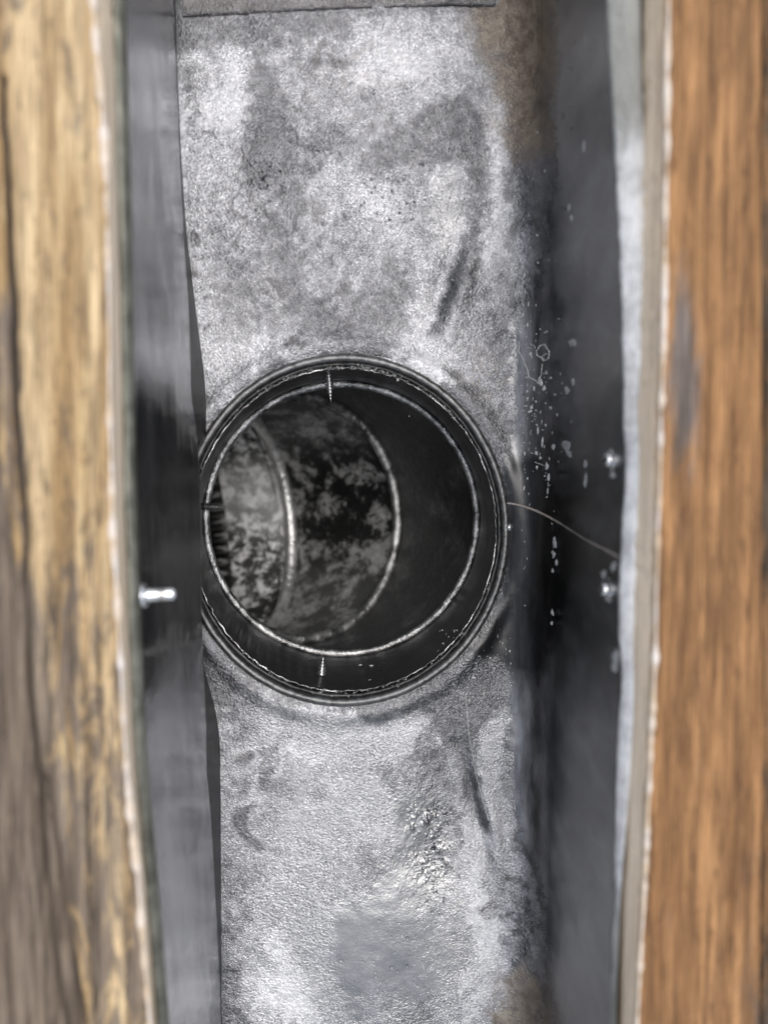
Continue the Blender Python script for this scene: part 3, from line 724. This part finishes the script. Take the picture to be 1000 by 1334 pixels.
# ------------------------------------------------------------------ wooden boards
def board(name, label, x_in, x_out, z, thick, mat, weather_f, cracks, side, seed, zvar=.0005):
    """x_in, x_out: functions of Y, inner edge faces the trough"""
    n = 900; yy = np.linspace(-.40, .40, n); m = 110; t = np.linspace(0, 1, m)
    xi, xo = x_in(yy), x_out(yy)
    fray = .00045*fbm(yy*420, yy*0, 3, seed)+.0003*fbm(yy*90, yy*0+7, 3, seed+1)
    xi = xi+side*fray
    Xt = xi[:, None]*(1-t)+xo[:, None]*t; Yt = np.broadcast_to(yy[:, None], Xt.shape)
    Zt = z+zvar*fbm(Xt*700, Yt*25, 4, seed+2)+.0006*fbm(Xt*60, Yt*12, 3, seed+3)
    Pp_ = np.stack([Xt, Yt, Zt], -1); uv = project(Pp_.reshape(-1, 3)).reshape(n, m, 2); u_, v_ = uv[..., 0], uv[..., 1]
    cr = np.zeros_like(u_)
    for pts, w in cracks:
        d = seg_d(u_+5*fbm(Xt*50, Yt*50, 3, seed+4), v_, pts); cr = np.maximum(cr, (1-sstep(w*.1, w*1.25, d*(1.15+.6*fbm(Xt*300, Yt*40, 3, seed+5))))*np.clip(.8+.5*fbm(Xt*20, Yt*18, 3, seed+6), .25, 1))
    Zt = Zt-.0025*cr
    Zt[:, 0] -= .0006
    Zt[:, -1] -= .0006
    we = weather_f(u_, v_)
    top = np.stack([Xt, Yt, Zt], -1)
    lim = (lambda x: np.minimum(x, rim_left(yy)-.0018)) if side > 0 else (lambda x: np.maximum(x, rim_right(yy)+.0016))
    if seed >= 300: lim = lambda x: x
    zs = [.004, .008, .012, .018, thick]
    sin_ = np.stack([np.stack([lim(xi+side*.0016*min(d_/.010, 1)), yy, z-d_+0*yy], 1) for d_ in zs[::-1]], 1)
    sout = np.stack([np.stack([xo, yy, z-d_+0*yy], 1) for d_ in (.004, .015, thick)], 1)
    P_ = np.concatenate([sin_, top, sout], 1)
    ns_, no_ = sin_.shape[1], sout.shape[1]
    pad = lambda a, vi, vo: np.concatenate([np.full((n, ns_), vi), a, np.full((n, no_), vo)], 1)
    sd_ = pad(np.zeros_like(u_), 1.0, 0.0)
    o = grid_obj(name, P_, mat, None, closed_u=True, attrs=dict(weather=pad(we, .2, .6), crack=pad(cr, 0, 0), side=sd_, fray=pad(np.zeros_like(u_), 0, 0)))
    return tag(o, label, 'wooden board')
def fray_edge(parent, fx, z, side, seed, mat, w=.0011):
    n = 1500; yy = np.linspace(-.40, .40, n)
    r_ = w*(.40+.60*np.clip(fbm(yy*260, yy*0, 2, seed)*1.5+.3, 0, 1.3))*(.8+.35*fbm(yy*30, yy*0, 2, seed+3))
    path = np.stack([fx(yy)+side*(.0002+.0003*fbm(yy*60, yy*0, 2, seed+1)), yy, z-.0006+0*yy], 1)
    gr = tube(path, r_, 9)
    me = grid_obj('splintered_edge', gr, mat, parent, closed_u=True)
    return me
M['splinter'] = (lambda s: s.out(s.mix(s.rng(s.noise(120, 4, .6), .35, .7), (.62, .48, .34), (.78, .71, .66)), .6, 0))(NB('splintered_fibre'))
def w_left(u, v):
    return np.clip(.46*sstep(500, 1000, v)*(.75+.25*sstep(150, 60, u))+.40*sstep(120, 20, u)*sstep(650, 1100, v)+.25*sstep(60, 0, u)*sstep(100, 600, v)+.10+.22*np.exp(-((u-125)/10.)**2)*sstep(650, 750, v)*(1-sstep(850, 950, v))+.10*sstep(100, 0, u), 0, 1)
def w_right(u, v):
    a = np.exp(-((u-892)/26.)**2-((v-500)/150.)**2)
    return np.clip(.65*a+.12*sstep(700, 1250, v)+.10*sstep(940, 985, u)*sstep(900, 1100, v), 0, 1)
bl = board('wooden_board', 'yellow weathered board with a long dark crack along the left side of the trough', edge_left, lambda y: edge_left(y)-.075, .095, .034, M['wood_l'], w_left,
           [([(4, 100), (18, 480), (28, 640), (33, 700), (38, 900), (50, 1010), (60, 1130), (85, 1334), (100, 1500)], 7), ([(60, 1010), (75, 1100), (110, 1334)], 3.5), ([(112, 1050), (118, 1200), (122, 1334)], 2.5)], 1, 100)
fray_edge(bl, edge_left, .095, 1, 120, M['splinter'])
outer_r = line([(990, -300), (990, 0), (993, 600), (993, 1000), (990, 1334), (988, 1700)], .095)
br = board('wooden_board', 'narrow orange-brown board with a grey worn patch along the right side of the trough', edge_right, outer_r, .095, .034, M['wood_r'], w_right,
           [], -1, 200)
fray_edge(br, edge_right, .095, -1, 220, M['splinter'], .0009)
board('wooden_board', 'dark weathered board just showing beyond the orange board at the right edge', lambda y: outer_r(y)+.0012+.0008*fbm(y*60, y*0, 3, 301), lambda y: outer_r(y)+.05, .0925, .034, M['wood_d'],
      lambda u, v: np.full(u.shape, .45), [], -1, 300, .0012)
board('wooden_board', 'weathered board beyond the cracked yellow board, outside the left edge of view', lambda y: edge_left(y)-.079, lambda y: edge_left(y)-.15, .0945, .034, M['wood_l'],
      lambda u, v: np.full(u.shape, .3), [], 1, 400)
